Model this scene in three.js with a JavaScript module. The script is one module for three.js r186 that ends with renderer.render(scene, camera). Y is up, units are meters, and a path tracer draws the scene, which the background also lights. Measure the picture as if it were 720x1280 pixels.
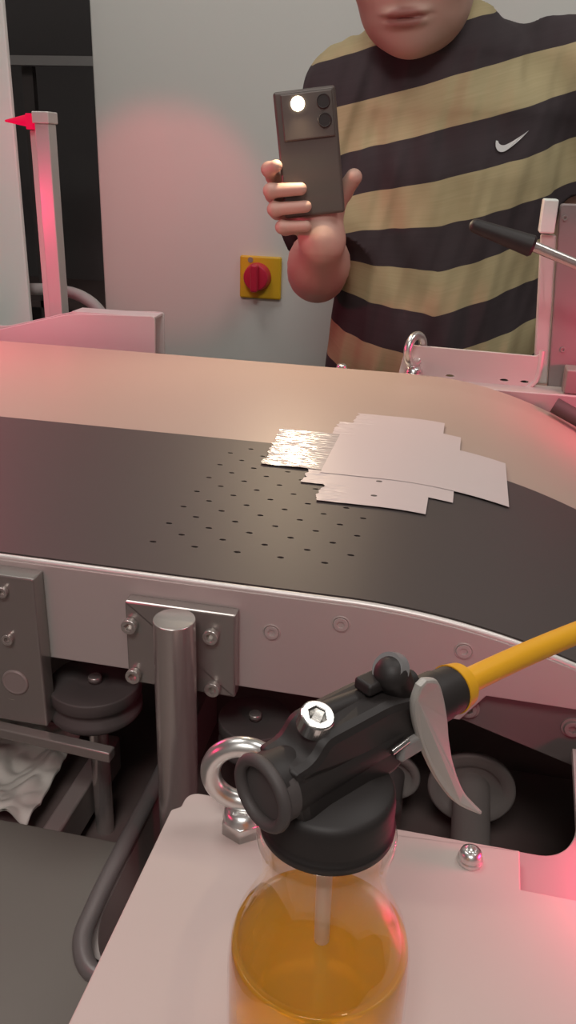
import * as THREE from 'three';
import { RoundedBoxGeometry } from 'three/addons/geometries/RoundedBoxGeometry.js';
import { mergeGeometries, mergeVertices } from 'three/addons/utils/BufferGeometryUtils.js';
import { MarchingCubes } from 'three/addons/objects/MarchingCubes.js';
import { RectAreaLightUniformsLib } from 'three/addons/lights/RectAreaLightUniformsLib.js';
import { ImprovedNoise } from 'three/addons/math/ImprovedNoise.js';

/* ------------------------------------------------------------ camera, lights, exposure */
const scene = new THREE.Scene();
scene.background = new THREE.Color(0x000000);
const R = d => d * Math.PI / 180;
const camera = new THREE.PerspectiveCamera(2 * Math.atan(640 / 1040) * 180 / Math.PI, 720 / 1280, 0.02, 30);
camera.position.set(0, 1.27, 0);
camera.rotation.order = 'YXZ';
camera.rotation.set(R(-23), R(11.3), R(2));
const renderer = new THREE.WebGLRenderer({ antialias: true });
renderer.toneMapping = THREE.LinearToneMapping;
renderer.toneMappingExposure = 1.0;
renderer.shadowMap.enabled = true;
RectAreaLightUniformsLib.init();
const CEIL = 6.4;          // radiance of the ceiling panels
const RED = new THREE.Color().setRGB(1, 0.02, 0.15);
const FLASH = { color: new THREE.Color().setRGB(1, 0.78, 0.52), power: 0.23 };

/* ------------------------------------------------------------ helpers */
const names = {};
function numbered(n) { const k = names[n] = (names[n] ?? -1) + 1; return k ? `${n}_${String(k).padStart(3, '0')}` : n; }
function mesh(name, geo, mat, parent, label) {
  if (Array.isArray(geo)) geo = merge(geo);
  const m = new THREE.Mesh(geo, mat); m.name = numbered(name);
  m.castShadow = m.receiveShadow = true;
  (parent ?? scene).add(m);
  if (label) m.userData.label = label;
  return m;
}
function thing(name, label, category, [x, y, z] = [0, 0, 0], turn = 0, group) {
  const o = new THREE.Group(); o.name = numbered(name); scene.add(o);
  o.position.set(x, y, z); o.rotation.y = turn;
  o.userData = { label, category }; if (group) o.userData.group = group;
  return o;
}
function tag(o, label, category, group) { Object.assign(o.userData, { label, category }); if (group) o.userData.group = group; return o; }
function struct(name, geo, mat) { const m = mesh(name, geo, mat); m.userData.kind = 'structure'; return m; }
function merge(list) { return mergeGeometries(list.map(g => { g = g.index ? g.toNonIndexed() : g; for (const k of Object.keys(g.attributes)) if (!['position', 'normal', 'uv'].includes(k)) g.deleteAttribute(k); return g; })); }
const bx = (x0, x1, y0, y1, z0, z1, r = 0) => (r ? new RoundedBoxGeometry(x1 - x0, y1 - y0, z1 - z0, 3, r) : new THREE.BoxGeometry(x1 - x0, y1 - y0, z1 - z0)).translate((x0 + x1) / 2, (y0 + y1) / 2, (z0 + z1) / 2);
const V = (x, y, z) => new THREE.Vector3(x, y, z);
function tube(pts, r, seg = 48, rs = 14, closed = false) { return new THREE.TubeGeometry(new THREE.CatmullRomCurve3(pts.map(p => V(...p)), closed, 'centripetal'), seg, r, rs, closed); }
function cyl(a, b, r0, r1 = r0, seg = 32) {   // cylinder from a to b
  const A = V(...a), B = V(...b), d = B.clone().sub(A), g = new THREE.CylinderGeometry(r1, r0, d.length(), seg);
  g.translate(0, d.length() / 2, 0).applyQuaternion(new THREE.Quaternion().setFromUnitVectors(V(0, 1, 0), d.normalize()));
  return g.translate(A.x, A.y, A.z);
}
const lathe = (pts, seg = 64) => new THREE.LatheGeometry(pts.map(p => new THREE.Vector2(p[0], p[1])), seg);
function shape(pts) { const s = new THREE.Shape(); pts.forEach((p, i) => i ? s.lineTo(p[0], p[1]) : s.moveTo(p[0], p[1])); return s; }
// rounded polygon: pts [x, y, radius]
function rshape(pts) {
  const s = new THREE.Shape(), n = pts.length;
  pts.forEach((p, i) => {
    const a = pts[(i + n - 1) % n], b = pts[(i + 1) % n], r = p[2] ?? 0;
    const P = new THREE.Vector2(p[0], p[1]), A = new THREE.Vector2(a[0], a[1]).sub(P), B = new THREE.Vector2(b[0], b[1]).sub(P);
    if (!r) { i ? s.lineTo(P.x, P.y) : s.moveTo(P.x, P.y); return; }
    const k0 = P.clone().add(A.setLength(r)), k1 = P.clone().add(B.setLength(r));
    i ? s.lineTo(k0.x, k0.y) : s.moveTo(k0.x, k0.y);
    s.quadraticCurveTo(P.x, P.y, k1.x, k1.y);
  });
  s.closePath(); return s;
}
const ext = (s, depth, bevel = 0, cs = 10) => new THREE.ExtrudeGeometry(s, bevel ? { depth: depth - 2 * bevel, bevelEnabled: true, bevelSize: bevel, bevelOffset: -bevel, bevelThickness: bevel, bevelSegments: 2, curveSegments: cs } : { depth, bevelEnabled: false, curveSegments: cs }).translate(0, 0, bevel);
// plan shape in (x, z) extruded upwards from y0 to y1
const slab = (s, y0, y1, bevel = 0) => ext(s, y1 - y0, bevel, 14).rotateX(Math.PI / 2).translate(0, y1, 0);   // shape y -> z
let seed = 7; const rnd = () => { seed = (seed * 1664525 + 1013904223) >>> 0; return seed / 4294967296; };
const pn = new ImprovedNoise(); const noise = (x, y, z = 0.37) => pn.noise(x, y, z);
const smooth = (a, b, x) => { const t = Math.min(1, Math.max(0, (x - a) / (b - a))); return t * t * (3 - 2 * t); };
const lerp = (a, b, t) => a + (b - a) * t;

/* ------------------------------------------------------------ procedural textures */
function tex(w, h, fn, srgb = true, rep = [1, 1]) {
  const d = new Uint8Array(w * h * 4);
  for (let j = 0; j < h; j++) for (let i = 0; i < w; i++) { const c = fn(i / w, j / h, i, j), k = (j * w + i) * 4; d[k] = c[0]; d[k + 1] = c[1]; d[k + 2] = c[2]; d[k + 3] = 255; }
  const t = new THREE.DataTexture(d, w, h); t.wrapS = t.wrapT = THREE.RepeatWrapping; t.magFilter = t.minFilter = THREE.LinearFilter;
  if (srgb) t.colorSpace = THREE.SRGBColorSpace; t.repeat.set(...rep); t.needsUpdate = true; return t;
}
const grey = v => { v = Math.max(0, Math.min(255, v)); return [v, v, v]; };
const brushed = tex(256, 256, (u, v, i, j) => grey(150 + 16 * noise(u * 3, v * 90) + 14 * noise(u * 11, v * 220, 3)), false);
const mottled = tex(256, 256, (u, v) => grey(140 + 40 * noise(u * 9, v * 9) + 35 * noise(u * 37, v * 37, 2) + 25 * noise(u * 110, v * 110, 5)), false);
const weave = tex(128, 128, (u, v, i, j) => grey(128 + 60 * Math.sin(i * Math.PI / 2) * Math.sin(j * Math.PI / 2) + 30 * noise(u * 20, v * 20)), false);

/* ------------------------------------------------------------ materials */
const std = (o) => new THREE.MeshStandardMaterial({ side: THREE.DoubleSide, ...o });
const rgb = (r, g, b) => new THREE.Color().setRGB(r, g, b);
const M = {
  steel: std({ color: rgb(.56, .52, .49), metalness: .75, roughness: .42, roughnessMap: brushed }),
  plate: std({ color: rgb(.54, .49, .465), metalness: .3, roughness: .5, bumpMap: mottled, bumpScale: .00004 }),
  plateEdge: std({ color: rgb(.75, .71, .68), metalness: .4, roughness: .4 }),
  block: std({ color: rgb(.34, .31, .29), metalness: .6, roughness: .42, roughnessMap: brushed }),
  dullsteel: std({ color: rgb(.30, .26, .245), metalness: .2, roughness: .5 }),
  chrome: std({ color: rgb(.8, .79, .77), metalness: 1, roughness: .18 }),
  zinc: std({ color: rgb(.72, .72, .70), metalness: .9, roughness: .28 }),
  cream: std({ color: rgb(.52, .445, .41), roughness: .45, bumpMap: mottled, bumpScale: .00003 }),
  paint: std({ color: rgb(.60, .55, .52), roughness: .42 }),
  bed: std({ color: rgb(.45, .345, .285), roughness: .45, bumpMap: mottled, bumpScale: .00002 }),
  belt: std({ color: rgb(.066, .052, .050), roughness: .52, bumpMap: mottled, bumpScale: .00004 }),
  black: std({ color: rgb(.024, .019, .018), roughness: .55 }),
  rubber: std({ color: rgb(.085, .07, .068), roughness: .6 }),
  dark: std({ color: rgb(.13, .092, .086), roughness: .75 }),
  yellow: std({ color: rgb(.85, .42, .02), roughness: .4 }),
  lever: new THREE.MeshPhysicalMaterial({ color: rgb(.58, .54, .50), roughness: .4, transmission: .15, thickness: 0, side: THREE.DoubleSide }),
  tape: std({ color: rgb(.63, .535, .525), roughness: .42 }),
  tapeShiny: new THREE.MeshPhysicalMaterial({ color: rgb(.68, .62, .58), roughness: .25, clearcoat: 1, clearcoatRoughness: .14, side: THREE.DoubleSide }),
  cabinet: std({ color: rgb(.74, .74, .70), roughness: .42, bumpMap: mottled, bumpScale: .00008 }),
  switchYellow: std({ color: rgb(.75, .45, .02), roughness: .4 }),
  switchRed: std({ color: rgb(.62, .02, .06), roughness: .35 }),
  acrylic: new THREE.MeshPhysicalMaterial({ color: rgb(.85, .82, .80), roughness: .5, transmission: .45, thickness: 0, side: THREE.DoubleSide }),
  whitePanel: std({ color: rgb(.84, .89, .84), roughness: .4 }),
  alu: std({ color: rgb(.68, .67, .65), metalness: .5, roughness: .38 }),
  wall: std({ color: rgb(.12, .11, .11), roughness: .85 }),  // dark tone stands for shade in the unlit gap beside the cabinet
  roomWall: std({ color: rgb(.42, .41, .40), roughness: .85 }),
  floor: std({ color: rgb(.20, .195, .19), roughness: .6, bumpMap: mottled, bumpScale: .0002 }),
  ceiling: std({ color: rgb(.7, .7, .68), roughness: .9 }),
  hose: std({ color: rgb(.36, .34, .33), roughness: .6 }),
  bag: std({ color: rgb(.55, .54, .49), roughness: .4 }),
  phone: std({ color: rgb(.12, .10, .088), roughness: .35, metalness: .2 }),
  glass: new THREE.MeshPhysicalMaterial({ color: rgb(.96, .93, .91), roughness: .02, transmission: 1, thickness: 0, ior: 1.5, side: THREE.DoubleSide }),
  liquid: new THREE.MeshPhysicalMaterial({ color: rgb(1, .60, .05), roughness: .03, transmission: .58, thickness: .04, ior: 1.36, attenuationColor: rgb(.96, .70, .18), attenuationDistance: .10 }),
};
const emit = (c, k) => new THREE.MeshStandardMaterial({ color: 0x111111, emissive: c, emissiveIntensity: k });

/* ------------------------------------------------------------ room */
struct('floor', bx(-2.6, 2.6, -.1, 0, -3.1, 1.5), M.floor);
struct('ceiling', bx(-2.6, 2.6, 2.8, 2.9, -3.1, 1.5), M.ceiling);
struct('wall_back', bx(-2.6, 2.6, 0, 2.8, -3.1, -3), M.wall);
struct('wall_left', bx(-2.6, -2.5, 0, 2.8, -3, 1.4), M.roomWall);
struct('wall_right', bx(2.5, 2.6, 0, 2.8, -3, 1.4), M.roomWall);
struct('wall_front', bx(-2.5, 2.5, 0, 2.8, 1.4, 1.5), M.roomWall);
{
  const spots = [[-.75, -.75, 'unseen ceiling light panel over the far left of the machine'], [.75, -.75, 'unseen ceiling light panel over the right end of the machine'], [0, .95, 'unseen ceiling light panel behind the camera, placed to light the fronts', 2.5]];
  for (const [x, z, l, k = 1] of spots) {  // ceiling panels out of view, placed for soft light from above and in front
    const t = thing('unseen_ceiling_light', l, 'light', [x, 2.74, z]);
    mesh('frame', [bx(-.32, .32, 0, .06, -.32, -.3), bx(-.32, .32, 0, .06, .3, .32), bx(-.32, -.3, 0, .06, -.3, .3), bx(.3, .32, 0, .06, -.3, .3)], M.alu, t);
    mesh('diffuser', bx(-.3, .3, .02, .03, -.3, .3), emit(rgb(1, .97, .93), 1.5), t);
    const L = new THREE.RectAreaLight(rgb(1, .96, .92), CEIL * k, .6, .6);
    L.position.set(x, 2.738, z); L.rotation.x = -Math.PI / 2; scene.add(L);
  }
}

/* ------------------------------------------------------------ conveyor */
const crown = x => x > -.045 ? -((x + .045) ** 2) / .73 : 0;
// a strip following the crowned bed: x0..x1, z0..z1, thickness th, top at 1.055 + lift
function bent(x0, x1, z0, z1, lift, th, nx = 60, extra) {
  const g = new THREE.BoxGeometry(x1 - x0, th, z1 - z0, nx, 1, extra ? Math.round(60 + 140 * (nx === 70)) : 1).translate((x0 + x1) / 2, 1.055 + lift - th / 2, (z0 + z1) / 2);
  const p = g.attributes.position, uv = g.attributes.uv;
  for (let i = 0; i < p.count; i++) { const x = p.getX(i), z = p.getZ(i); uv.setXY(i, x * 4, z * 4); p.setY(i, p.getY(i) + crown(x) + (extra ? extra(x, z) : 0)); }
  g.computeVertexNormals(); return g;
}
{
  const t = thing('slide_bed', 'smooth beige bed plate beside the black belt, curving down at the right', 'bed plate', [0, 0, 0]);
  mesh('bed_surface', bent(-.66, .19, -.92, -.629, -.0004, .006, 120), M.bed, t);
}
{
  const t = thing('conveyor_belt', 'black perforated conveyor belt with rows of small holes', 'belt', [0, 0, 0]);
  const s = shape([[-.66, -.63], [-.045, -.63], [-.045, -.3895], [-.66, -.3895]]);
  for (let k = 0; k < 14; k++) for (let i = 0; i < 11; i++) {
    const x = -.1147 + .0261 * (i - 7) + (k % 2 ? -.013 : 0) + .0522, z = -.4262 - .01418 * k;
    if (x > -.178 && x < -.0475 && z > -.622) { const h = new THREE.Path(); h.absellipse(x, z, .0022, .00125, 0, Math.PI * 2, true); s.holes.push(h); }
  }
  const flat = ext(s, .0016, 0, 5).rotateX(Math.PI / 2).translate(0, 1.0564, 0);
  const uv = flat.attributes.uv; for (let i = 0; i < uv.count; i++) uv.setXY(i, uv.getX(i) * 4, uv.getY(i) * 4);
  mesh('belt_surface', [flat, bent(-.045, .19, -.63, -.3895, .0014, .0016, 60)], M.belt, t);
  mesh('dark_underlay', bent(-.66, .19, -.629, -.392, -.0045, .006, 80), M.dark, t, 'dark sheet under the belt that keeps its holes dark');  // dark colour stands for the shade inside the belt holes
}
{ // white tape strips laid over belt and bed, each a little over the one before
  const strips = [
    [-.0844, -.0060, -.7375, -.7035, 'white tape strip on the beige bed, farthest from the belt edge'],
    [-.0975, .0092, -.7045, -.6655, 'white tape strip on the beige bed with its right end sticking out a little'],
    [-.1408, .0467, -.6660, -.5700, 'longest white tape strip, its crinkled left end glinting in the torch light', 1],
    [-.1003, .0070, -.5755, -.5480, 'narrow white tape strip on the black belt next to the longest strip'],
    [-.0840, -.0102, -.5500, -.5165, 'white tape strip on the black belt nearest to the camera'],
  ];
  strips.forEach(([x0, x1, z0, z1, label, shiny], i) => {
    const ripple = (x, z) => {
      const w = 1 - smooth(x0 + (shiny ? .036 : .012), x0 + (shiny ? .056 : .022), x);
      return .00042 * w * noise(x * 60, z * 330, i) + .00016 * w * noise(x * 190, z * 700, i + 4) + .00008 * noise(x * 30, z * 40, i);
    };
    const ragged = g => { const p = g.attributes.position; for (let k = 0; k < p.count; k++) { const x = p.getX(k), e = 1 - smooth(x0, x0 + .012, x); p.setX(k, x + e * (.0035 * noise(p.getZ(k) * 260, i * 3.1) - .06 * (p.getZ(k) - z0 - .01) * (shiny ? -1 : 1) * e)); } g.computeVertexNormals(); return g; };
    const t = tag(mesh('tape_strip', ragged(bent(x0 + (shiny ? .05 : 0), x1, z0, z1, .0019 + .00022 * (i === 2 ? 5 : i), .00018, 120, ripple)), M.tape), label, 'tape', 'white tape strips patching the belt');
    if (i > 2) mesh('puncture', new THREE.CylinderGeometry(.0022, .0022, .0003, 16).scale(1, 1, .6).translate(i === 3 ? -.0465 : -.0469, 1.0549 + .0021 + .00022 * i, i === 3 ? -.5648 : -.5353), M.rubber, t);
    if (shiny) mesh('crinkled_end', ragged(bent(x0, x0 + .05, z0, z1 - .006, .0019 + .0011, .00018, 70, ripple)), M.tapeShiny, t, 'glossy crinkled end');
  });
}
// near side plate: its top edge follows the crown
const boltGeo = (r, h) => { // socket head screw standing along +z, base at z = 0
  const s = new THREE.Shape(); s.absarc(0, 0, r, 0, Math.PI * 2);
  const hole = new THREE.Path(); for (let i = 0; i < 6; i++) { const a = i * Math.PI / 3; i ? hole.lineTo(.52 * r * Math.cos(a), .52 * r * Math.sin(a)) : hole.moveTo(.52 * r, 0); } s.holes.push(hole);
  return [new THREE.ExtrudeGeometry(s, { depth: h * .8, bevelEnabled: true, bevelSize: r * .1, bevelOffset: -r * .1, bevelThickness: h * .1, bevelSegments: 2, curveSegments: 20 }).translate(0, 0, h * .1), new THREE.CircleGeometry(r * .6, 20).translate(0, 0, h * .25)];
};
function bolt(parent, x, y, z, r, h, mat = M.zinc, washer = 0, name = 'bolt') {
  const g = boltGeo(r, h); if (washer) g.push(new THREE.CylinderGeometry(washer, washer, .001, 28).rotateX(Math.PI / 2).translate(0, 0, .0005));
  const m = mesh(name, g, mat, parent); m.position.set(x, y, z); m.rotation.z = rnd() * 3; return m;
}
const ringed = (x, y, z, parent, r = .0046) => { // countersunk screw: sunken ring and head
  const m = mesh('countersunk_screw', [new THREE.TorusGeometry(r, .0004, 8, 32), ...boltGeo(r * .86, .0009)], M.plate, parent); m.position.set(x, y, z); return m;
};
{
  const t = thing('side_plate', 'pale metal side plate along the near edge of the belt, its top edge curving down', 'side plate', [0, 0, 0]);
  const pts = [[-.85, .9935], [-.85, 1.0545]];
  for (let i = 0; i <= 40; i++) { const x = -.06 + i * .0046; pts.push([x, 1.0545 + crown(x)]); }
  pts.push([.124, 1.0105], [.034, 1.0112], [.022, .9935]);
  mesh('plate', ext(shape(pts), .005, .0005).translate(0, 0, -.3885), M.plate, t);
  const rim = []; for (let i = 0; i <= 90; i++) { const x = -.84 + .79 * Math.min(1, i / 40) + (i > 40 ? (i - 40) * .0034 : 0); rim.push([x, 1.0552 + crown(x), -.3858]); }
  mesh('edge_strip', tube(rim, .0019, 220, 8), M.plateEdge, t, 'lit top edge of the plate in a paler colour');  // paler colour stands for light along the top edge of the plate
  for (const [x, y] of [[-.0833, 1.0319], [-.0457, 1.0428], [.0194, 1.0368]]) ringed(x, y, -.3833, t);
}
{
  const t = thing('lower_plate', 'dark sloping plate under the right end of the pale side plate', 'plate', [0, 0, 0]);
  mesh('plate', ext(shape([[-.02, 1.0], [.00, 1.03], [.16, 1.015], [.16, .9505], [.087, .9700], [.024, .9895]]), .004, .0005).translate(0, 0, -.3935), std({ color: rgb(.15, .125, .12), roughness: .5 }), t);
  bolt(t, .0262, .9978, -.3896, .0045, .003, M.dullsteel, .006);
  bolt(t, .0810, .9958, -.3896, .0045, .003, M.dullsteel, .006);
}
{
  const t = thing('mounting_block', 'square metal mounting block with four screws behind the round post', 'block', [-.133, .9917, -.3835]);
  mesh('plate', ext(rshape([[-.0315, 0, .001], [.0315, 0, .001], [.0315, .0525, .001], [-.0315, .0525, .001]]), .009, .0012), M.block, t);
  for (const [x, y] of [[-.1622, 1.030], [-.114, 1.0307], [-.1611, .9976], [-.1131, .997]]) bolt(t, (x + .133) * .97, y - .9917, .009, .0044, .0042, M.steel);
}
{
  const t = thing('post', 'round steel post with a flat scratched top standing before the mounting block', 'post', [-.1309, .85, -.3605]);
  mesh('shaft', lathe([[0, 0], [.0113, 0], [.0113, .1952], [.0108, .196], [0, .196]]), M.steel, t);
  mesh('foot_flange', lathe([[.0113, 0], [.024, 0], [.024, .008], [.0113, .009]]), M.dullsteel, t);
}
{
  const t = thing('bracket_block', 'thick grey bracket block with two screws and a round bore at the left edge', 'bracket', [-.26, .80, -.3835]);
  mesh('block', bx(-.05, .0435, .152, .2515, 0, .012, .0012), M.block, t);
  for (const [x, y] of [[-.2354, 1.0417], [-.2353, 1.0109]]) bolt(t, x + .26, y - .80, .012, .0034, .003, M.steel);
  const b = mesh('bore_ring', new THREE.TorusGeometry(.0072, .0012, 10, 40), M.dullsteel, t); b.position.set(.0256, .181, .0122);
  const d = mesh('bore_plug', new THREE.CylinderGeometry(.0068, .0068, .002, 36).rotateX(Math.PI / 2), M.dullsteel, t); d.position.set(.0256, .181, .0122);
}

/* ---------- pulleys and rollers in the dark space under the belt */
function pulley(label, x, y, z, r, hub) {
  const t = thing('belt_pulley', label, 'pulley', [x, .85, z]); const Y = y - .85;
  mesh('wheel', lathe([[0, Y - .022], [r * .95, Y - .022], [r, Y - .020], [r, Y - .016], [r * .9, Y - .014], [r * .9, Y - .010], [r, Y - .008], [r, Y - .001], [r * .96, Y], [r * .42, Y], [r * .36, Y - .002], [0, Y - .002]]), M.rubber, t);
  mesh('hub', lathe([[0, Y - .001], [hub, Y - .001], [hub, Y + .002], [hub * .8, Y + .0028], [0, Y + .0028]]), M.steel, t);
  mesh('spindle', cyl([0, 0, 0], [0, Y - .022, 0], .006), M.steel, t);
  return t;
}
pulley('black pulley wheel with a pale hub under the side plate, left of the round post', -.198, .970, -.4005, .0285, .0042);
pulley('black pulley wheel half hidden behind the near lifting ring', -.0975, .9555, -.4080, .0225, .004);
function roller(label, x, y, z, r, len, mat) {
  const t = thing('guide_roller', label, 'roller', [x, y, z]);
  mesh('flange', new THREE.LatheGeometry([[0, 0], [r, 0], [r, .003], [r * .93, .0045], [r * .72, .0045], [r * .68, .001], [0, .001]].map(p => new THREE.Vector2(...p)), 56).rotateX(Math.PI / 2), M.dullsteel, t);
  mesh('drum', cyl([0, 0, .001], [0, 0, len], r * .42, r * .42, 40), mat, t);
  mesh('bearing_arm', bx(-.008, .008, -(y - .85), 0, -.012, -.001), M.dark, t);
  return t;
}
roller('round roller with a grey drum and rim behind the dispenser lever', .0385, .9, -.444, .0278, .10, M.dullsteel);
roller('dark roller half hidden behind the dispenser cap', -.012, .898, -.446, .018, .03, M.rubber);

/* ---------- machine base */
{
  const t = thing('machine_base', 'dark machine housing below the conveyor', 'housing', [0, 0, 0]);
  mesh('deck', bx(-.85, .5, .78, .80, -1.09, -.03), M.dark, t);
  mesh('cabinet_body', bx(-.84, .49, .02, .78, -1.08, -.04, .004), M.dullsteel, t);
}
tag(mesh('dark_backing', bx(-.85, .34, .80, .925, -.562, -.55, .001), M.dark), 'added dark plate behind the shaded space under the belt', 'wall plate');  // dark plate added to back the shaded space under the belt
{
  const t = thing('tray_plate', 'dull grey metal tray plate at the lower left', 'tray', [-.33, .80, -.2]);
  mesh('tray_top', slab(rshape([[-.27, -.145], [.1695, -.145], [.1700, -.10], [.1732, -.077], [.1765, -.0705], [.1845, -.0625], [.2015, -.0585], [.235, -.0575], [.235, .14], [-.27, .14]]), .095, .1, .0008), std({ color: rgb(.15, .138, .12), metalness: .3, roughness: .48 }), t);
  for (const [x, z] of [[-.25, -.13], [.15, -.13], [-.25, .12], [.15, .12]]) mesh('leg', bx(x - .008, x + .008, 0, .095, z - .008, z + .008), M.dark, t);
}
{ // raised rounded lip of the trough beside the pale cover plate
  const t = thing('trough', 'dark trough with a raised rounded grey lip left of the pale cover plate', 'trough', [0, .80, 0]);
  const wall = rshape([[-.164, -.53], [-.1585, -.53], [-.1535, -.285, .02], [-.13, -.262, .02], [.20, -.262], [.20, -.256], [-.134, -.256, .028], [-.1605, -.285, .02]]);
  mesh('trough_wall', slab(wall, 0, .094), M.dullsteel, t);
  mesh('lip', tube([[-.162, .1, -.53], [-.159, .1, -.40], [-.1575, .1, -.30], [-.1545, .1, -.278], [-.144, .1, -.264], [-.128, .1, -.2605], [.0, .1, -.2595], [.19, .1, -.2595]], .0050, 160, 14), std({ color: rgb(.17, .155, .15), roughness: .4, metalness: .3 }), t);
  mesh('trough_floor', bx(-.30, .2, .045, .05, -.53, -.263), M.dark, t);
}
{
  const t = thing('flat_bar', 'flat grey metal bar crossing above the white bag at the left', 'bar', [-.24, .944, -.367]);
  mesh('bar', bx(-.08, .0685, 0, .007, -.004, .0035, .001).rotateY(R(-4)), M.block, t);
  mesh('stand', bx(-.076, -.066, -.144, 0, -.008, .0), M.dullsteel, t);
}
{ // crumpled bag
  const g = new THREE.PlaneGeometry(.115, .085, 70, 60).rotateX(-Math.PI / 2), p = g.attributes.position;
  for (let i = 0; i < p.count; i++) { const x = p.getX(i), z = p.getZ(i); p.setY(i, .012 * noise(x * 30, z * 26) + .006 * Math.abs(noise(x * 75, z * 70, 4)) + .012 - 1.2 * Math.max(0, Math.abs(x) - .045) ** 1.2); }
  const under = g.clone(); const q = under.attributes.position; for (let i = 0; i < q.count; i++) q.setY(i, q.getY(i) - .0015);
  g.computeVertexNormals(); under.computeVertexNormals();
  const m = tag(mesh('plastic_bag', [g, under], M.bag), 'crumpled whitish plastic bag below the flat bar at the left edge', 'bag'); m.position.set(-.282, .889, -.392);
  const t = thing('bag_shelf', 'dark shelf strip under the crumpled bag with a sloping grey side rail', 'shelf', [-.28, .80, -.40]);
  mesh('shelf_plate', bx(-.07, .062, .075, .08, -.05, .05), M.dark, t);
  mesh('side_rail', bx(.062, .074, .06, .088, -.05, .05, .002), M.dullsteel, t);
}

/* ---------- pale cover plate with the parts standing on it */
{
  const t = thing('cover_plate', 'pale cover plate that the dispenser bottle stands on', 'cover plate', [0, 0, 0]);
  mesh('plate', slab(rshape([[-.1037, -.06, .004], [-.1037, -.2755, .001], [-.1000, -.2785, .001], [-.1000, -.2885, .007], [.049, -.2885, .0006], [.0484, -.2672, .0004], [.20, -.2662], [.20, -.06, .004]]), .9965, 1.0, .0007), M.cream, t);
  for (const [x, z] of [[-.07, -.08], [.18, -.08], [-.085, -.23], [.18, -.23]]) mesh('leg', cyl([x, .80, z], [x, .9965, z], .008), M.dark, t);
  const b = mesh('dome_screw', lathe([[.0052, 0], [.0055, .001], [.0052, .0022], [.0047, .0026], [.0049, .0038], [.0042, .0056], [.0028, .0064], [.0024, .0064], [.0022, .0042], [0, .0042]], 32), M.zinc, t, 'domed socket screw on the cover plate'); b.position.set(.0279, 1.0, -.2772);
}
{
  const t = thing('corner_bracket', 'pale bracket plate with a rounded inner corner, glowing red at the right', 'bracket', [0, 0, 0]);
  const s = new THREE.Shape(); s.moveTo(.04, -.258); s.lineTo(.04, -.2955); s.lineTo(.0575, -.2955);
  s.bezierCurveTo(.067, -.2955, .0745, -.304, .0765, -.319); s.lineTo(.080, -.375); s.lineTo(.22, -.375); s.lineTo(.22, -.258);
  mesh('plate', slab(s, .989, .993, .0006), std({ color: rgb(.36, .30, .285), roughness: .45 }), t);
  mesh('support', bx(.12, .15, .85, .989, -.33, -.30), M.dark, t);
}
{
  const t = thing('clamp_screw', 'red lit screw head on the bracket plate at the right edge', 'screw', [.0845, .993, -.312]);
  mesh('head', lathe([[0, 0], [.007, 0], [.007, .010], [.0062, .012], [0, .012]], 6), M.zinc, t); mesh('tip', lathe([[0, .012], [.004, .012], [.004, .022], [0, .023]], 24), M.zinc, t);
}
function eyeBolt(label, x, y, z, turn, s = 1) {
  const t = thing('lifting_eye', label, 'eye bolt', [x, y, z], turn, 'shiny lifting eye bolts'); t.scale.setScalar(s);
  mesh('base_nut', [lathe([[0, 0], [.0095, 0], [.0095, .0062], [.0086, .0074], [0, .0074]], 6), lathe([[.0088, .0074], [.0082, .009], [.0066, .0125], [0, .0125]], 32)], M.zinc, t);
  const r = mesh('ring', new THREE.TorusGeometry(.0140, .0042, 20, 64), M.zinc, t); r.position.y = .0285;
  return t;
}
eyeBolt('large shiny lifting eye bolt on the pale cover plate, left of the dispenser', -.0695, 1.0, -.2725, R(6), 1.03);
eyeBolt('small lifting eye bolt on the far side of the bed, glinting red', -.0490, 1.044, -.945, R(62), 1.14);

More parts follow.
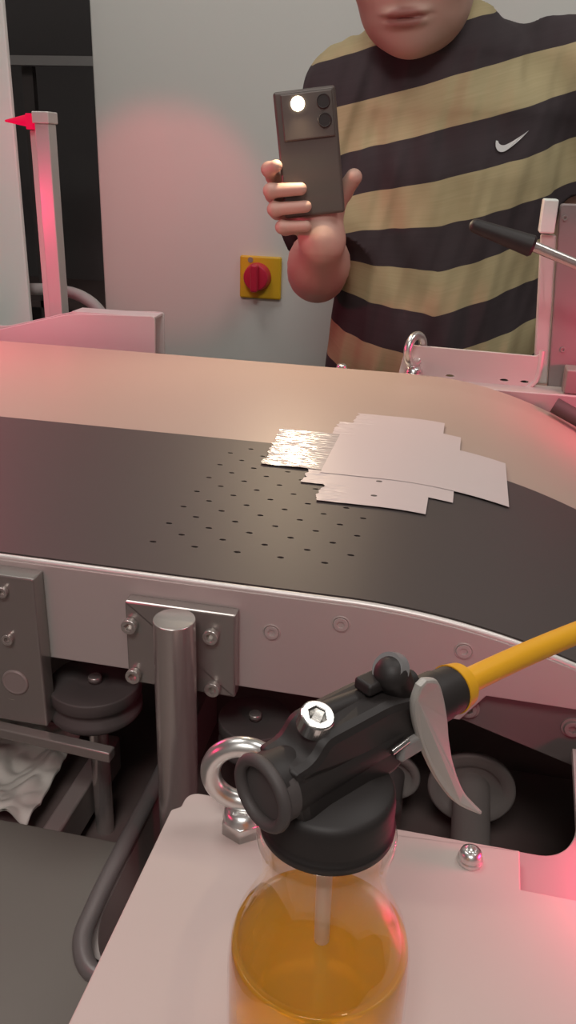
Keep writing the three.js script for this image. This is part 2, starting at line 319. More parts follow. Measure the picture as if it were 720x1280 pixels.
/* ---------- dispenser bottle with black pump, lever and yellow tube */
{
  const t = thing('dispenser_bottle', 'clear bottle of amber liquid with black pump head, pale lever and yellow tube', 'bottle', [-.0205, 1.0, -.170], R(52.3));
  const outer = [[0, 0], [.0235, 0], [.0258, .002], [.0262, .005], [.0262, .058], [.0255, .066], [.0235, .073], [.0205, .079], [.0184, .084], [.0172, .089], [.0168, .094], [.0176, .100], [.0187, .1045], [.0187, .107], [.0178, .1085], [.0170, .1085]];
  const inner = [[.0162, .1075], [.0155, .100], [.0152, .094], [.0156, .089], [.0168, .084], [.0190, .0785], [.0220, .072], [.0238, .0655], [.0245, .058], [.0245, .006], [.0235, .0038], [0, .0035]];
  mesh('glass_bottle', [lathe(outer, 96), lathe([[.0160, .1075], [.0155, .100], [.0150, .094], [.0155, .089], [.0168, .084], [.0190, .0785], [.0219, .072], [.0236, .0675]], 96)], M.glass, t, 'clear glass bottle');
  const liq = [[0, .0012], [.0232, .0014], [.0252, .003], [.0257, .006], [.0257, .058], [.02515, .0655], [.0249, .0670], [.0240, .0663], [.0215, .0655], [0, .0652]];
  mesh('liquid', lathe(liq, 96), M.liquid, t, 'amber liquid');
  mesh('dip_tube', cyl([.002, .012, 0], [0, .105, 0], .0022), new THREE.MeshPhysicalMaterial({ color: rgb(.9, .85, .75), roughness: .3, transmission: .5, thickness: 0, side: THREE.DoubleSide }), t);
  const cap = [[0, .107], [.0160, .107], [.0178, .1085], [.0180, .1105]];
  for (let i = 0; i < 4; i++) cap.push([.0175, .111 + i * .0022], [.0172, .1125 + i * .0022]);
  mesh('cap', lathe([...cap, [.0172, .1205], [.0160, .1225], [.010, .1240], [0, .1240]], 72), M.black, t);
  // pump body between cap and barrel
  const side = rshape([[-.015, .1205, .003], [.0185, .1205, .004], [.0245, .1265, .003], [.030, .1275, .002], [.030, .1405, .003], [.014, .1445, .003], [-.009, .1445, .003], [-.0125, .1395, .003], [-.019, .139, .002]]);
  mesh('pump_body', ext(side, .015, .0025).translate(0, 0, -.0075), M.black, t);
  mesh('barrel', [cyl([-.021, .1315, 0], [.041, .131, 0], .0085, .0075, 40), cyl([-.006, .1432, -.002], [.030, .1405, -.001], .0034, .003, 24)], M.black, t);
  const er = mesh('end_ring', [new THREE.TorusGeometry(.0084, .0016, 14, 44), new THREE.CylinderGeometry(.0088, .0088, .004, 40).rotateX(Math.PI / 2).translate(0, 0, .003)], M.rubber, t); er.position.set(-.0225, .1310, 0); er.rotation.y = Math.PI / 2;
  mesh('top_tab', bx(.002, .0115, .1455, .1490, -.0035, .0025, .001).rotateZ(R(-3)), M.black, t);
  const sc = mesh('top_screw', boltGeo(.0043, .005), M.chrome, t, 'bright socket screw'); sc.position.set(-.0081, .1440, .001); sc.rotation.set(R(-70), 0, 0);
  mesh('nozzle', [cyl([.036, .1312, 0], [.047, .1306, 0], .0072, .0070, 36)], M.black, t);
  mesh('tube_collar', cyl([.0470, .1306, 0], [.0515, .1304, 0], .0074, .0066, 32), M.yellow, t);
  mesh('extension_tube', tube([[.050, .1303, 0], [.062, .1297, 0], [.077, .1286, 0], [.096, .1268, 0], [.114, .1248, 0], [.14, .1215, 0], [.17, .1165, 0], [.22, .107, 0]], .0038, 60, 20), M.yellow, t, 'yellow extension tube');
  // lever: black knuckle on top and a pale curved blade that narrows to a tip
  mesh('lever_knuckle', [cyl([.0255, .1375, .001], [.0180, .1490, .002], .0042, .0047, 28), new THREE.SphereGeometry(.0047, 24, 16).translate(.0180, .1490, .002)], M.black, t);
  mesh('knuckle_rim', cyl([.0188, .1492, .0015], [.0165, .1510, .0015], .0050, .0044, 28), std({ color: rgb(.22, .21, .21), roughness: .4 }), t);
  const mid = [[.0188, .1512], [.0212, .1470], [.0245, .1400], [.0285, .1310], [.0320, .1220], [.0365, .1120], [.0430, .1010], [.0520, .0915]], wid = [.0012, .0044, .0054, .0053, .0044, .0033, .0020, .0006];
  const L = [], Rr = []; mid.forEach((p, i) => { const a = mid[Math.max(0, i - 1)], b = mid[Math.min(7, i + 1)], dx = b[0] - a[0], dy = b[1] - a[1], l = Math.hypot(dx, dy); L.push(new THREE.Vector2(p[0] - dy / l * wid[i], p[1] + dx / l * wid[i])); Rr.push(new THREE.Vector2(p[0] + dy / l * wid[i], p[1] - dx / l * wid[i])); });
  const ls = new THREE.Shape(); ls.moveTo(L[0].x, L[0].y); ls.splineThru(L.slice(1)); ls.lineTo(Rr[7].x, Rr[7].y); ls.splineThru(Rr.slice(0, 7).reverse()); ls.closePath();
  const lg = ext(ls, .0024, .0009, 8), lp = lg.attributes.position; for (let i = 0; i < lp.count; i++) lp.setZ(i, lp.getZ(i) + .0075 + 8 * (lp.getY(i) - .125) ** 2 * .4);
  lg.computeVertexNormals(); mesh('lever_blade', lg, M.lever, t, 'pale curved lever blade');
  mesh('pivot_pin', cyl([.0125, .1312, .009], [.0185, .1322, .009], .0009, .0009, 14), M.chrome, t);
  mesh('link', bx(.0165, .0255, .1255, .1315, .004, .0095, .0012), std({ color: rgb(.30, .28, .27), roughness: .4 }), t);
}

/* ---------- far side of the conveyor */
{
  const t = thing('far_rail', 'grey metal rail along the far edge of the bed', 'rail', [0, 0, 0]);
  mesh('rail_body', bx(-.85, .34, .80, 1.044, -.962, -.925, .002), M.plate, t);
  const s = mesh('rail_screw', lathe([[0, 0], [.0065, 0], [.006, .0085], [.004, .0105], [0, .0105]], 24), M.zinc, t); s.position.set(-.131, 1.044, -.942);
}
{
  const t = thing('bracket_plate', 'low pale bracket plate with slots behind the small eye bolt', 'bracket', [0, 0, 0]);
  const s = rshape([[-.067, 1.0405, .002], [.087, 1.0375, .018], [.090, 1.085, .003], [.083, 1.0785, .001], [-.060, 1.0805, .008]]);
  for (const x of [-.008, .0521, .0745]) { const h = new THREE.Path(); h.absellipse(x, 1.0490, .0045, .0014, 0, 6.2832, true); s.holes.push(h); }
  mesh('plate', ext(s, .004, .0006).translate(0, 0, -.953), M.paint, t);
  mesh('bend', tube([[.0885, 1.085, -.951], [.0885, 1.065, -.951], [.0865, 1.052, -.951], [.078, 1.0415, -.951]], .0035, 30, 10), M.plateEdge, t);
}
{
  const t = thing('guard_column', 'greyish upright guard panel with a bright edge at the right', 'guard', [0, 0, 0]);
  mesh('panel', ext(rshape([[.122, .80], [.32, .80], [.32, 1.236, .004], [.086, 1.236, .004]]), .012, .0015).translate(0, 0, -.976), std({ color: rgb(.30, .245, .24), roughness: .42, metalness: .1 }), t);
  mesh('edge_strip', ext(rshape([[.086, 1.044, .002], [.101, 1.044, .002], [.087, 1.204, .002], [.071, 1.204, .002]]), .014, .002).translate(0, 0, -.982), M.acrylic, t, 'clear bright edge strip');
  mesh('top_clip', bx(.0680, .0835, 1.206, 1.240, -.984, -.960, .002), M.whitePanel, t);
  for (const [x, y] of [[.1115, 1.085], [.0925, 1.222]]) bolt(t, x, y, -.9639, .003, .0016, M.dullsteel);
}
{
  const t = thing('lever_handle', 'metal rod with a flat black grip reaching in from the right', 'handle', [0, 0, 0]);
  mesh('grip', [cyl([.002, 1.2145, -.889], [.0575, 1.1985, -.889], .0068, .0105, 28), new THREE.SphereGeometry(.0068, 24, 14).translate(.002, 1.2145, -.889), cyl([.0575, 1.1985, -.889], [.0600, 1.1978, -.889], .0105, .0085, 28)], M.black, t);
  mesh('rod', [cyl([.055, 1.2000, -.889], [.112, 1.1800, -.8925], .0052), cyl([.112, 1.1800, -.8925], [.20, 1.149, -.898], .0052), cyl([.20, 1.149, -.898], [.20, 1.149, -.966], .0052)], M.steel, t);
}
{
  const t = thing('end_roller', 'black roller end above the bed at the right edge', 'roller', [.105, 1.037, -.905]);
  mesh('drum', cyl([0, 0, 0], [.12, -.050, .03], .0085, .0085, 28), M.rubber, t);
  mesh('bearing_block', bx(.01, .2, .0075, .034, -.050, -.022, .002), M.dullsteel, t);
}
{
  const t = thing('clear_cover', 'frosted plastic cover box on the far side, in front of the dark gap', 'cover', [0, 0, 0]);
  const s = rshape([[-.66, 1.030], [-.3775, 1.030], [-.3765, 1.0835, .006], [-.489, 1.0795, .02], [-.60, 1.050, .01], [-.66, 1.050]]);
  mesh('front_pane', ext(s, .003, .0006).translate(0, 0, -.996), M.acrylic, t);
  mesh('back_pane', ext(s, .003, .0006).translate(0, 0, -1.030), M.acrylic, t);
  mesh('top_pane', bx(-.489, -.3785, 1.0795, 1.082, -1.0275, -.996), M.acrylic, t);
  mesh('foot', bx(-.66, -.3775, .80, 1.030, -1.03, -.99), M.dullsteel, t);
}
{
  const t = thing('sensor_post', 'slim square aluminium post with a red lit side standing at the left', 'post', [-.535, .80, -1.05]);
  mesh('column', bx(-.0085, .0105, 0, .5, -.01, .01, .0012), M.alu, t);
  mesh('cap', bx(-.0105, .0125, .5, .5135, -.0125, .0125, .0015), M.plateEdge, t);
  mesh('side_guide', bx(-.0185, -.0095, .0, .492, -.012, .004, .001), M.paint, t);
}
{
  const t = thing('red_sensor', 'small glowing red pointed sensor on the slim post', 'sensor', [-.545, 1.302, -1.045]);
  const red = emit(rgb(1, .0, .06), .75);
  mesh('sensor_body', bx(-.008, .0, -.009, .009, -.009, .009, .001), red, t);
  mesh('pointed_tip', cyl([-.008, .001, 0], [-.040, .000, .0], .0075, .0012, 24), red, t);
  const L = new THREE.PointLight(RED, .003, 0, 2); L.position.set(-.572, 1.290, -1.050); L.castShadow = true; scene.add(L);
  const S = new THREE.SpotLight(new THREE.Color().setRGB(1, .10, .14), .26, 0, R(24), .35, 2); S.position.set(-.552, 1.302, -1.062); S.target.position.set(-.575, 1.16, -1.6); S.castShadow = true; scene.add(S, S.target);  // red spot without a body, placed to redden the cabinet door
}
tag(mesh('air_hose', tube([[-.70, 1.078, -1.145], [-.64, 1.081, -1.145], [-.585, 1.083, -1.145], [-.550, 1.078, -1.145], [-.525, 1.064, -1.145], [-.508, 1.04, -1.145], [-.498, .99, -1.145], [-.495, .80, -1.12], [-.495, .40, -1.115], [-.53, .02, -1.115], [-.60, .012, -1.145], [-.75, .012, -1.2]], .0085, 160, 16), M.hose), 'grey bent hose behind the slim post', 'hose');
tag(mesh('white_panel', bx(-1.05, -.6105, 0, 2.1, -1.118, -1.110, .002), M.whitePanel), 'pale greenish white upright panel at the left edge', 'panel');

/* ---------- control cabinet behind the person, dark gap with a rail */
{
  const t = thing('control_cabinet', 'tall grey control cabinet behind the person with a yellow and red switch', 'cabinet', [0, 0, 0]);
  mesh('cabinet_body', bx(-.716, .85, .05, 2.2, -2.05, -1.62, .006), M.cabinet, t);
  mesh('door', bx(-.712, .846, .07, 2.18, -1.62, -1.60, .004), M.cabinet, t);
  mesh('plinth', bx(-.70, .83, 0, .05, -2.03, -1.63), M.dark, t);
  const p = mesh('switch_plate', bx(-.4285, -.3475, 1.0195, 1.0985, -1.60, -1.590, .004), M.switchYellow, t, 'yellow main switch plate');
  mesh('switch_knob', [lathe([[0, 0], [.0255, 0], [.0265, .004], [.0235, .020], [.0215, .022], [0, .022]], 40).rotateX(Math.PI / 2), bx(-.007, .007, -.025, .025, .02, .036, .004)], M.switchRed, p, 'red rotary knob').position.set(-.392, 1.061, -1.590);
  mesh('switch_padlock_hole', cyl([-.407, 1.091, -1.590], [-.407, 1.091, -1.5885], .005), M.dullsteel, p);
}
{
  const t = thing('storage_rack', 'dark rack with a pale cross rail in the gap left of the cabinet', 'rack', [0, 0, 0]);
  for (const x of [-1.7, -.72]) for (const z of [-2.25, -2.7]) mesh('upright', bx(x - .015, x + .015, 0, 2.1, z - .015, z + .015), M.dark, t);
  mesh('cross_rail', bx(-1.7, -.72, 1.470, 1.492, -2.245, -2.225), M.hose, t, 'grey cross rail');
  mesh('back_board', bx(-1.7, -.72, .1, 2.05, -2.72, -2.70), M.wall, t);
  for (const y of [.15, .85, 2.05]) mesh('shelf', bx(-1.7, -.72, y, y + .02, -2.7, -2.25), M.dark, t);
  mesh('middle_bar', bx(-1.20, -1.17, .17, 1.47, -2.27, -2.25), M.rubber, t);
}

/* ---------- unseen red lamps, out of view, placed to redden nearby parts: bars with a housing, a glowing strip and a light each, on thin stands */
function unseenRedBar(label, a, aim, w, h, power, foot) {
  const t = thing('unseen_red_lamp', label, 'lamp', [a[0], foot, a[2]]), y = a[1] - foot;
  const q = new THREE.Object3D(); q.lookAt(V(...aim).sub(V(...a)));
  const place = m => { m.position.set(0, y, 0); m.quaternion.copy(q.quaternion); return m; };
  place(mesh('housing', bx(-w / 2 - .006, w / 2 + .006, -h / 2 - .006, h / 2 + .006, -.02, -.001, .003), M.black, t));
  place(mesh('glowing_strip', bx(-w / 2, w / 2, -h / 2, h / 2, -.001, 0), emit(rgb(1, .03, .1), 2.5), t));
  const back = V(0, 0, -.016).applyQuaternion(q.quaternion);
  mesh('stand', cyl([back.x, 0, back.z], [back.x, y + back.y, back.z], .003), M.dullsteel, t);
  const L = new THREE.RectAreaLight(RED, power, w, h), d = V(...aim).sub(V(...a)).normalize(); scene.add(L);
  L.position.set(a[0] + d.x * .004, a[1] + d.y * .004, a[2] + d.z * .004); L.lookAt(V(...aim));
}
unseenRedBar('unseen red lamp bar left of the bed, outside the frame, placed to light the bed', [-.72, 1.20, -.82], [-.32, 1.02, -.63], .18, .02, 120, .80);
unseenRedBar('unseen red lamp bar outside the frame at the left, placed to light the cover plate and eye bolt', [-.26, 1.10, -.20], [-.08, 1.0, -.27], .08, .01, 16, .90);
unseenRedBar('unseen red lamp bar outside the frame at the right, placed to light the corner bracket', [.114, 1.026, -.284], [.074, .993, -.278], .04, .008, 95, .993);
unseenRedBar('unseen red lamp bar outside the frame at the right, placed to light the guard panel', [.215, 1.10, -.835], [.08, 1.05, -.94], .10, .012, 55, .80);

/* ------------------------------------------------------------ phone, hand and person */
const camPos = V(0, 1.27, 0);
const phoneM = new THREE.Matrix4(), phoneC = V(-.1986, 1.2763, -1.0487);
{
  const q = new THREE.Object3D(); q.position.copy(phoneC); q.lookAt(camPos); q.rotateZ(R(8)); q.rotateX(R(-4)); q.updateMatrix(); phoneM.copy(q.matrix);
  const t = thing('phone', 'dark phone with its torch lit, held up in the person’s hand', 'phone');
  t.position.copy(phoneC); t.quaternion.copy(q.quaternion);
  mesh('phone_body', new RoundedBoxGeometry(.072, .138, .008, 5, .0035), M.phone, t);
  mesh('screen', bx(-.033, .033, -.065, .065, -.0046, -.0039), std({ color: rgb(.01, .01, .012), roughness: .1 }), t);
  mesh('camera_bump', new RoundedBoxGeometry(.060, .050, .004, 4, .0018).translate(.002, .040, .005), M.phone, t);
  for (const y of [.053, .033]) { const l = mesh('lens', [new THREE.CylinderGeometry(.0075, .0078, .003, 32).rotateX(Math.PI / 2), new THREE.TorusGeometry(.0072, .0007, 8, 32).translate(0, 0, .0015)], M.black, t); l.position.set(.021, y, .0078); }
  mesh('torch', new THREE.CylinderGeometry(.0078, .0078, .0014, 28).rotateX(Math.PI / 2).translate(-.0085, .0535, .0075), emit(rgb(1, .86, .62), 14), t, 'glowing torch');  // disc drawn wider than the lamp to take in its bloom
  const L = new THREE.SpotLight(FLASH.color, FLASH.power, 0, R(80), .6, 2);
  L.position.copy(V(-.0085, .0535, .0125).applyMatrix4(phoneM)); const aim = V(-.0085, .0535 - .3, .6).applyMatrix4(phoneM); L.target.position.copy(aim); L.castShadow = true; L.shadow.radius = .25; scene.add(L, L.target);
}
const inPhone = (x, y, z) => V(x, y, z).applyMatrix4(phoneM);

// signed distances
const smin = (a, b, k) => { const h = Math.max(k - Math.abs(a - b), 0) / k; return Math.min(a, b) - h * h * k * .25; };
function cap(px, py, pz, a, b, r0, r1) {
  const bx_ = b.x - a.x, by = b.y - a.y, bz = b.z - a.z, x = px - a.x, y = py - a.y, z = pz - a.z;
  const t = Math.max(0, Math.min(1, (x * bx_ + y * by + z * bz) / (bx_ * bx_ + by * by + bz * bz)));
  return Math.hypot(x - bx_ * t, y - by * t, z - bz * t) - (r0 + (r1 - r0) * t);
}
const ell = (x, y, z, c, r) => { const a = (x - c[0]) / r[0], b = (y - c[1]) / r[1], d = (z - c[2]) / r[2], k = Math.hypot(a, b, d); return (k - 1) * Math.min(r[0], r[1], r[2]); };
function polygonise(f, lo, hi, res, maxPoly = 400000) {
  const mc = new MarchingCubes(res, new THREE.MeshBasicMaterial(), false, false, maxPoly), n = mc.size, h = mc.halfsize;
  mc.isolation = 0; const c = lo.map((v, i) => (v + hi[i]) / 2), s = lo.map((v, i) => (hi[i] - v) / 2);
  for (let k = 0; k < n; k++) for (let j = 0; j < n; j++) for (let i = 0; i < n; i++)
    mc.field[k * n * n + j * n + i] = -f(c[0] + (i - h) / h * s[0], c[1] + (j - h) / h * s[1], c[2] + (k - h) / h * s[2]);
  mc.update();
  const N = mc.count ?? mc.geometry.drawRange.count, P = new Float32Array(N * 3);
  for (let i = 0; i < N; i++) for (let a = 0; a < 3; a++) P[i * 3 + a] = c[a] + mc.positionArray[i * 3 + a] * s[a];
  let g = new THREE.BufferGeometry(); g.setAttribute('position', new THREE.BufferAttribute(P, 3));
  g = mergeVertices(g, 1e-5); 
  // normals from the distance field
  const p = g.attributes.position, nn = new Float32Array(p.count * 3), e = .0012;
  for (let i = 0; i < p.count; i++) { const x = p.getX(i), y = p.getY(i), z = p.getZ(i), v = V(f(x + e, y, z) - f(x - e, y, z), f(x, y + e, z) - f(x, y - e, z), f(x, y, z + e) - f(x, y, z - e)).normalize(); nn[i * 3] = v.x; nn[i * 3 + 1] = v.y; nn[i * 3 + 2] = v.z; }
  g.setAttribute('normal', new THREE.BufferAttribute(nn, 3)); return g;
}
// skeleton
const J = {
  pelvis: V(-.045, .90, -1.30), neck: V(-.075, 1.405, -1.275), head: V(-.103, 1.520, -1.200),
  sR: V(-.190, 1.352, -1.275), eR: V(-.2035, 1.128, -1.165), wR: inPhone(.006, -.104, -.020),
  sL: V(.100, 1.392, -1.305), eL: V(.137, 1.145, -1.315), wL: V(.120, .935, -1.20),
  hR: V(-.125, .88, -1.30), hL: V(.04, .88, -1.30), kR: V(-.135, .48, -1.28), kL: V(.055, .48, -1.28), aR: V(-.135, .09, -1.31), aL: V(.06, .09, -1.31),
};
const torsoTab = [[.80, .145, .105, -.045, -1.300], [.92, .150, .112, -.045, -1.295], [1.04, .150, .118, -.040, -1.275], [1.15, .148, .112, -.046, -1.270], [1.25, .148, .108, -.050, -1.270], [1.33, .142, .098, -.054, -1.275], [1.40, .095, .075, -.062, -1.280], [1.46, .05, .05, -.07, -1.28]];
function torso(x, y, z, g = 0) {
  let i = 0; while (i < torsoTab.length - 2 && y > torsoTab[i + 1][0]) i++;
  const A = torsoTab[i], B = torsoTab[i + 1], t = Math.max(0, Math.min(1, (y - A[0]) / (B[0] - A[0])));
  const s = t * t * (3 - 2 * t), w = lerp(A[1], B[1], s) + g, d = lerp(A[2], B[2], s) + g, cx = lerp(A[3], B[3], s), cz = lerp(A[4], B[4], s);
  const a = Math.abs(x - cx) / w, b = Math.abs(z - cz) / d; return ((a ** 2.4 + b ** 2.4) ** (1 / 2.4) - 1) * Math.min(w, d);
}
// hand gripping the phone from behind: palm behind the phone, fingers round the left edge, thumb up the right edge
const fingers = [
  [[-.016, -.030, -.022], [-.046, -.020, -.018], [-.050, -.012, .002], [-.040, -.010, .013], .0088],
  [[-.018, -.048, -.024], [-.049, -.040, -.018], [-.050, -.036, .006], [-.014, -.038, .0125], .0090],
  [[-.018, -.064, -.024], [-.046, -.060, -.018], [-.048, -.057, .006], [-.010, -.058, .0125], .0086],
  [[-.014, -.080, -.022], [-.038, -.080, -.015], [-.041, -.078, .006], [-.012, -.080, .0105], .0080],
].map(f => [...f.slice(0, 4).map(p => inPhone(...p)), f[4]]);
const thumb = [[.010, -.086, -.024], [.022, -.066, -.027], [.037, -.046, -.020], [.0500, -.031, -.006]].map(p => inPhone(...p));
const palm = [[.006, -.096, -.022], [-.014, -.036, -.026], [-.012, -.078, -.026], [.018, -.060, -.026]].map(p => inPhone(...p));
function hand(x, y, z) {
  let d = cap(x, y, z, palm[0], palm[1], .021, .012);
  d = smin(d, cap(x, y, z, palm[0], palm[2], .021, .012), .02); d = smin(d, cap(x, y, z, palm[0], palm[3], .021, .013), .02); d = smin(d, cap(x, y, z, palm[3], palm[1], .013, .012), .02);
  for (const [a, b, c, e, r] of fingers) { let q = cap(x, y, z, a, b, r * 1.1, r); q = smin(q, cap(x, y, z, b, c, r, r * .93), .004); q = smin(q, cap(x, y, z, c, e, r * .93, r * .8), .004); d = smin(d, q, .005); }
  let q = cap(x, y, z, thumb[0], thumb[1], .0135, .0105); q = smin(q, cap(x, y, z, thumb[1], thumb[2], .0105, .0105), .004); q = smin(q, cap(x, y, z, thumb[2], thumb[3], .0105, .0098), .004);
  return smin(d, q, .007);
}
// left hand hangs relaxed
const LH = { w: J.wL, k: V(.112, .865, -1.165) };
const lf = [-1, 0, 1, 2].map(i => { const b = V(.112 + .004 * i, .862 - .003 * Math.abs(i - .5), -1.150 - .017 * i); return [b, b.clone().add(V(-.008, -.034, .010)), b.clone().add(V(-.020, -.060 - (i === 0 || i === 1 ? .006 : 0), .008)), .0082]; });
function lhand(x, y, z) {
  let d = cap(x, y, z, LH.w, LH.k, .019, .017); d = smin(d, cap(x, y, z, V(.112, .87, -1.145), V(.118, .87, -1.185), .013, .012), .02);
  for (const [a, b, c, r] of lf) { let q = cap(x, y, z, a, b, r, r * .95); q = smin(q, cap(x, y, z, b, c, r * .95, r * .78), .004); d = smin(d, q, .005); }
  const t0 = V(.112, .905, -1.165), t1 = V(.098, .872, -1.135), t2 = V(.092, .845, -1.130); let q = cap(x, y, z, t0, t1, .012, .0095); q = smin(q, cap(x, y, z, t1, t2, .0095, .008), .004); return smin(d, q, .006);
}
// head in its own frame: y up, z forward
const headM = new THREE.Matrix4().makeTranslation(J.head.x, J.head.y, J.head.z).multiply(new THREE.Matrix4().makeRotationFromEuler(new THREE.Euler(R(15), R(-7), R(4), 'YXZ')));
const headI = headM.clone().invert(), hv = V(0, 0, 0);
function headLocal(x, y, z) {
  const ax = Math.abs(x);
  let d = ell(x, y, z, [0, .032, -.012], [.077, .092, .095]);
  d = smin(d, ell(x, y, z, [0, -.030, .022], [.071, .080, .066]), .04);
  d = smin(d, ell(x, y, z, [0, -.074, .040], [.058, .044, .045]), .03);       // jaw
  d = smin(d, ell(x, y, z, [0, -.098, .066], [.023, .018, .019]), .02);       // chin
  d = smin(d, ell(ax, y, z, [.042, -.028, .058], [.026, .026, .022]), .02);   // cheeks
  d = smin(d, ell(x, y, z, [0, .030, .080], [.048, .012, .012]), .02);        // brow
  d = smin(d, cap(x, y, z, V(0, .018, .088), V(0, -.022, .104), .007, .0105), .014); // nose
  d = smin(d, ell(ax, y, z, [.012, -.026, .095], [.008, .007, .009]), .007);
  d = -smin(-d, ell(ax, y, z, [.031, .008, .094], [.017, .011, .013]), .012); // sockets
  d = smin(d, ell(ax, y, z, [.031, .006, .078], [.0125, .0115, .0115]), .003); // eyes
  d = smin(d, ell(x, y, z, [0, -.0665, .0895], [.024, .0055, .0080]), .006);  // lips
  d = smin(d, ell(x, y, z, [0, -.0775, .0880], [.021, .0062, .0085]), .006);
  d = -smin(-d, ell(x, y, z, [0, -.0722, .0975], [.025, .0014, .008]), .003);
  let e = ell(ax, y, z, [.084, .0, -.008], [.010, .031, .019]); e = -smin(-e, ell(ax, y, z, [.095, .002, -.003], [.007, .020, .011]), .005); d = smin(d, e, .008);
  return d;
}
const head = (x, y, z) => { hv.set(x, y, z).applyMatrix4(headI); return headLocal(hv.x, hv.y, hv.z); };
function limbs(x, y, z) {
  let d = torso(x, y, z, -.014);
  d = Math.max(d, y - 1.44);
  d = smin(d, cap(x, y, z, J.sR, J.sL, .048, .048), .05);
  d = smin(d, cap(x, y, z, J.neck, V(-.100, 1.475, -1.225), .056, .052), .03);
  let a = cap(x, y, z, J.sR, J.eR, .047, .037); a = smin(a, cap(x, y, z, J.eR, lerpV(J.eR, J.wR, .35), .036, .037), .02); a = smin(a, cap(x, y, z, lerpV(J.eR, J.wR, .35), J.wR, .037, .0235), .02);
  let b = cap(x, y, z, J.sL, J.eL, .047, .037); b = smin(b, cap(x, y, z, J.eL, J.wL, .036, .022), .02);
  d = smin(d, Math.min(a, b), .02);
  for (const [h, k, f] of [[J.hR, J.kR, J.aR], [J.hL, J.kL, J.aL]]) { let l = cap(x, y, z, h, k, .078, .052); l = smin(l, cap(x, y, z, k, f, .05, .036), .03); l = smin(l, cap(x, y, z, f, V(f.x, .035, f.z + .12), .038, .03), .03); d = smin(d, l, .03); }
  return d;
}
function lerpV(a, b, t) { return a.clone().lerp(b, t); }
{
  const person = thing('person', 'person in a striped olive and black T-shirt holding up a lit phone', 'person', [-.045, 0, -1.29]);
  const o = [.045, 0, 1.29]; const place = g => g.translate(...o);
  const all = (x, y, z) => { let d = limbs(x, y, z); d = smin(d, head(x, y, z), .018); d = smin(d, hand(x, y, z), .012); d = smin(d, lhand(x, y, z), .012); return d; };
  // coarse body, fine head and hands: the fine grids cover their own boxes, the coarse one leaves those boxes out
  const boxes = [[[-.21, 1.395, -1.345], [.005, 1.66, -1.045]], [[-.285, 1.165, -1.115], [-.125, 1.305, -.985]], [[.06, .77, -1.25], [.165, .935, -1.10]]];
  const inside = (p, b, e = 0) => p.every((v, i) => v > b[0][i] - e && v < b[1][i] + e);
  const cut = (g, keep) => { // keep the triangles whose centre passes
    const p = g.attributes.position, ix = [...g.index.array], out = [];
    for (let i = 0; i < ix.length; i += 3) { const c = [0, 1, 2].map(a => (p.getComponent(ix[i], a) + p.getComponent(ix[i + 1], a) + p.getComponent(ix[i + 2], a)) / 3); if (keep(c)) out.push(ix[i], ix[i + 1], ix[i + 2]); }
    g.setIndex(out); return g;
  };
  const parts = [cut(polygonise(all, [-.34, -.02, -1.52], [.26, 1.67, -.97], 128), c => !boxes.some(b => inside(c, b, -.006)))];
  const res = [92, 84, 70];
  boxes.forEach((b, i) => parts.push(cut(polygonise(all, b[0].map(v => v - .008), b[1].map(v => v + .008), res[i]), c => inside(c, b, .003))));
  const skinTone = (x, y, z, c) => {
    hv.set(x, y, z).applyMatrix4(headI); const ax = Math.abs(hv.x), hx = hv.x, hy = hv.y, hz = hv.z;
    let col = [.60, .385, .31]; const n = .04 * noise(x * 40, y * 40, z * 40); col = col.map(v => v * (1 + n));
    const mix = (k, w) => { col = col.map((v, i) => lerp(v, k[i], w)); };
    if (hz > .03 && y > 1.36) {
      const lip = Math.hypot(hx / .024, (hy + .072) / .0125); mix([.36, .14, .12], (1 - smooth(.75, 1.1, lip)) * .8);
      if (Math.hypot((ax - .031) / .0125, (hy - .006) / .007) < 1) { mix([.7, .68, .66], 1); if (Math.hypot(ax - .031, hy - .006) < .0058) mix([.03, .018, .012], 1); }
      if (hy > .024 && hy < .034 && ax > .014 && ax < .05) mix([.03, .022, .018], .85);
    }
    c.setRGB(...col);
  };
  const gb = mergeGeometries(parts.map(g => { const c = new THREE.Color(), p = g.attributes.position, a = new Float32Array(p.count * 3); for (let i = 0; i < p.count; i++) { skinTone(p.getX(i), p.getY(i), p.getZ(i), c); a.set([c.r, c.g, c.b], i * 3); } g.setAttribute('color', new THREE.BufferAttribute(a, 3)); return g; }));
  mesh('body', place(gb), std({ vertexColors: true, roughness: .5 }), person, 'skin of the person');
  // T-shirt
  const fold = (x, y, z) => .008 * noise(x * 22 + y * 6, y * 4, z * 12) + .005 * noise(x * 50 - y * 9, y * 8, z * 20 + 3);
  const shirt = (x, y, z) => {
    let d = torso(x, y, z, .004);
    d = smin(d, cap(x, y, z, J.sR, J.sL, .058, .058), .06);
    d = smin(d, cap(x, y, z, V(-.078, 1.395, -1.275), V(-.082, 1.432, -1.262), .078, .066), .035);
    const sr = lerpV(J.sR, J.eR, .86), sl = lerpV(J.sL, J.eL, .62);
    let a = cap(x, y, z, J.sR, sr, .060, .060), b = cap(x, y, z, J.sL, sl, .060, .058);
    // sleeves end flat
    const ud = J.eR.clone().sub(J.sR).normalize(), ul = J.eL.clone().sub(J.sL).normalize();
    a = Math.max(a, (x - sr.x) * ud.x + (y - sr.y) * ud.y + (z - sr.z) * ud.z); b = Math.max(b, (x - sl.x) * ul.x + (y - sl.y) * ul.y + (z - sl.z) * ul.z);
    d = smin(d, a, .03); d = smin(d, b, .03);
    d += fold(x, y, z);
    d = Math.max(d, .865 + .01 * noise(x * 9, z * 9) - y, y - 1.452 + .25 * (z + 1.262) * -1);   // hem and collar
    return d;
  };
  const sg = polygonise(shirt, [-.33, .84, -1.46], [.24, 1.49, -1.10], 150);
  const sp = sg.attributes.position, suv = new Float32Array(sp.count * 2);
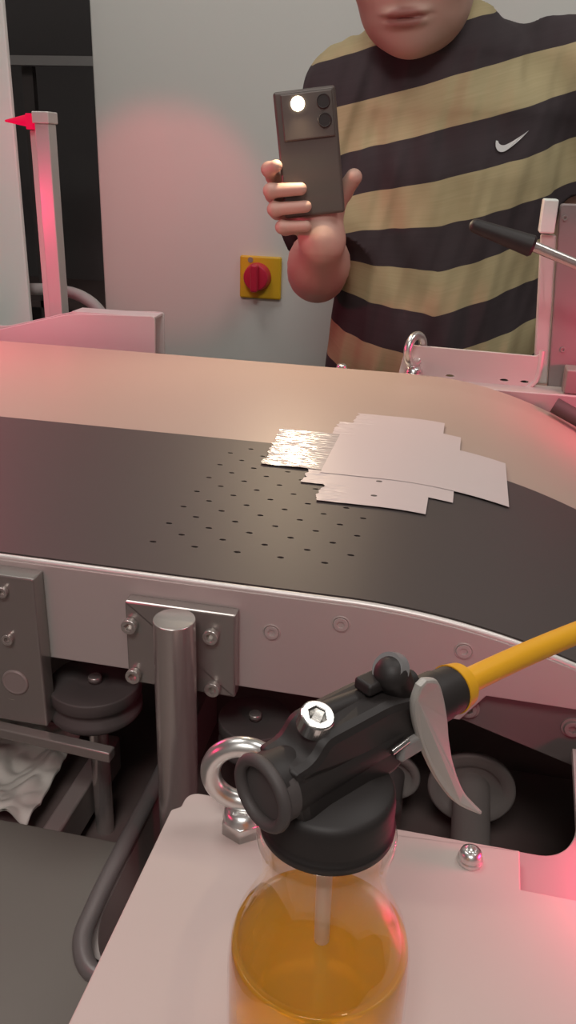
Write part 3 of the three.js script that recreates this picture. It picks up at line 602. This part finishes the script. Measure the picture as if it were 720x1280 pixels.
  for (let i = 0; i < sp.count; i++) {
    const x = sp.getX(i), y = sp.getY(i), z = sp.getZ(i), dx = x + .04, k = smooth(1.08, 1.27, y);
    const off = dx > 0 ? lerp(.34, .25, k) * dx : lerp(-.12, .27, k) * dx;
    suv[2 * i] = x * 6; suv[2 * i + 1] = (y - off + .16 * (z + 1.17) - 1.371 + .002 * noise(x * 30, y * 10, z * 30)) / .115;
  }
  sg.setAttribute('uv', new THREE.BufferAttribute(suv, 2));
  const stripe = tex(8, 512, (u, v, i, j) => { const olive = j >= 256, n = 6 * noise(u * 3, v * 60); return olive ? [190 + n, 176 + n, 136 + n] : [66 + n * .5, 57 + n * .5, 60 + n * .5]; });
  const sm = mesh('t_shirt', place(sg), std({ map: stripe, roughness: .9 }), person, 'olive and black striped T-shirt');
  // white tick mark on the chest, laid on the cloth
  const tick = new THREE.Shape(); tick.moveTo(-.019, .004); tick.bezierCurveTo(-.022, -.006, -.017, -.0125, -.009, -.0105); tick.bezierCurveTo(-.002, -.0085, .010, -.001, .022, .0085); tick.bezierCurveTo(.010, .003, .000, -.0015, -.007, -.003); tick.bezierCurveTo(-.012, -.004, -.016, -.002, -.0165, .003); tick.closePath();
  const tg = ext(tick, .0012, 0, 8), tp = tg.attributes.position, ca = Math.cos(R(12)), sa = Math.sin(R(12));
  for (let i = 0; i < tp.count; i++) {
    const a = tp.getX(i), b = tp.getY(i), x = .0345 + a * ca - b * sa, y = 1.2995 + a * sa + b * ca; let z = -1.08; for (let k = 0; k < 60; k++) { const d = shirt(x, y, z); if (d < .0002) break; z -= d * .6; }
    tp.setXYZ(i, x + o[0], y, z + .0008 + tp.getZ(i) + o[2]);
  }
  tg.computeVertexNormals(); mesh('chest_mark', tg, std({ color: rgb(.8, .8, .79), roughness: .6 }), sm, 'white tick mark');
  // trousers, hair, shoes
  const trousers = (x, y, z) => { let d = Math.max(torso(x, y, z, -.006), y - .95); for (const [h, k, f] of [[J.hR, J.kR, J.aR], [J.hL, J.kL, J.aL]]) { let l = cap(x, y, z, h, k, .088, .066); l = smin(l, cap(x, y, z, k, f, .065, .055), .03); d = smin(d, l, .02); } return Math.max(d, .085 - y, y - .93); };
  mesh('trousers', place(polygonise(trousers, [-.26, .06, -1.46], [.17, .96, -1.14], 84)), std({ color: rgb(.05, .05, .06), roughness: .85 }), person);
  const hair = (x, y, z) => { hv.set(x, y, z).applyMatrix4(headI); const a = ell(hv.x, hv.y, hv.z, [0, .040, -.018], [.085, .100, .100]) + .002 * noise(hv.x * 140, hv.y * 60, hv.z * 140); const cutoff = hv.z > .0 ? (.055 - hv.y) + .25 * (hv.z - .06) : (-.045 - hv.y) + .5 * Math.max(0, hv.z + .06) * 1.4; return Math.max(a, cutoff * .7); };
  mesh('hair', place(polygonise(hair, [-.22, 1.42, -1.36], [.01, 1.68, -1.06], 80)), std({ color: rgb(.018, .015, .013), roughness: .6 }), person);
  for (const f of [J.aR, J.aL]) { const shoe = (x, y, z) => { let d = cap(x, y, z, V(f.x, .05, f.z - .02), V(f.x, .042, f.z + .125), .050, .044); d = smin(d, cap(x, y, z, V(f.x, .05, f.z), V(f.x, .085, f.z - .005), .048, .046), .02); return Math.max(d, .002 - y, y - .105); }; mesh('shoe', place(polygonise(shoe, [f.x - .07, -.01, f.z - .09], [f.x + .07, .12, f.z + .19], 44)), M.rubber, person); }
}

renderer.render(scene, camera);
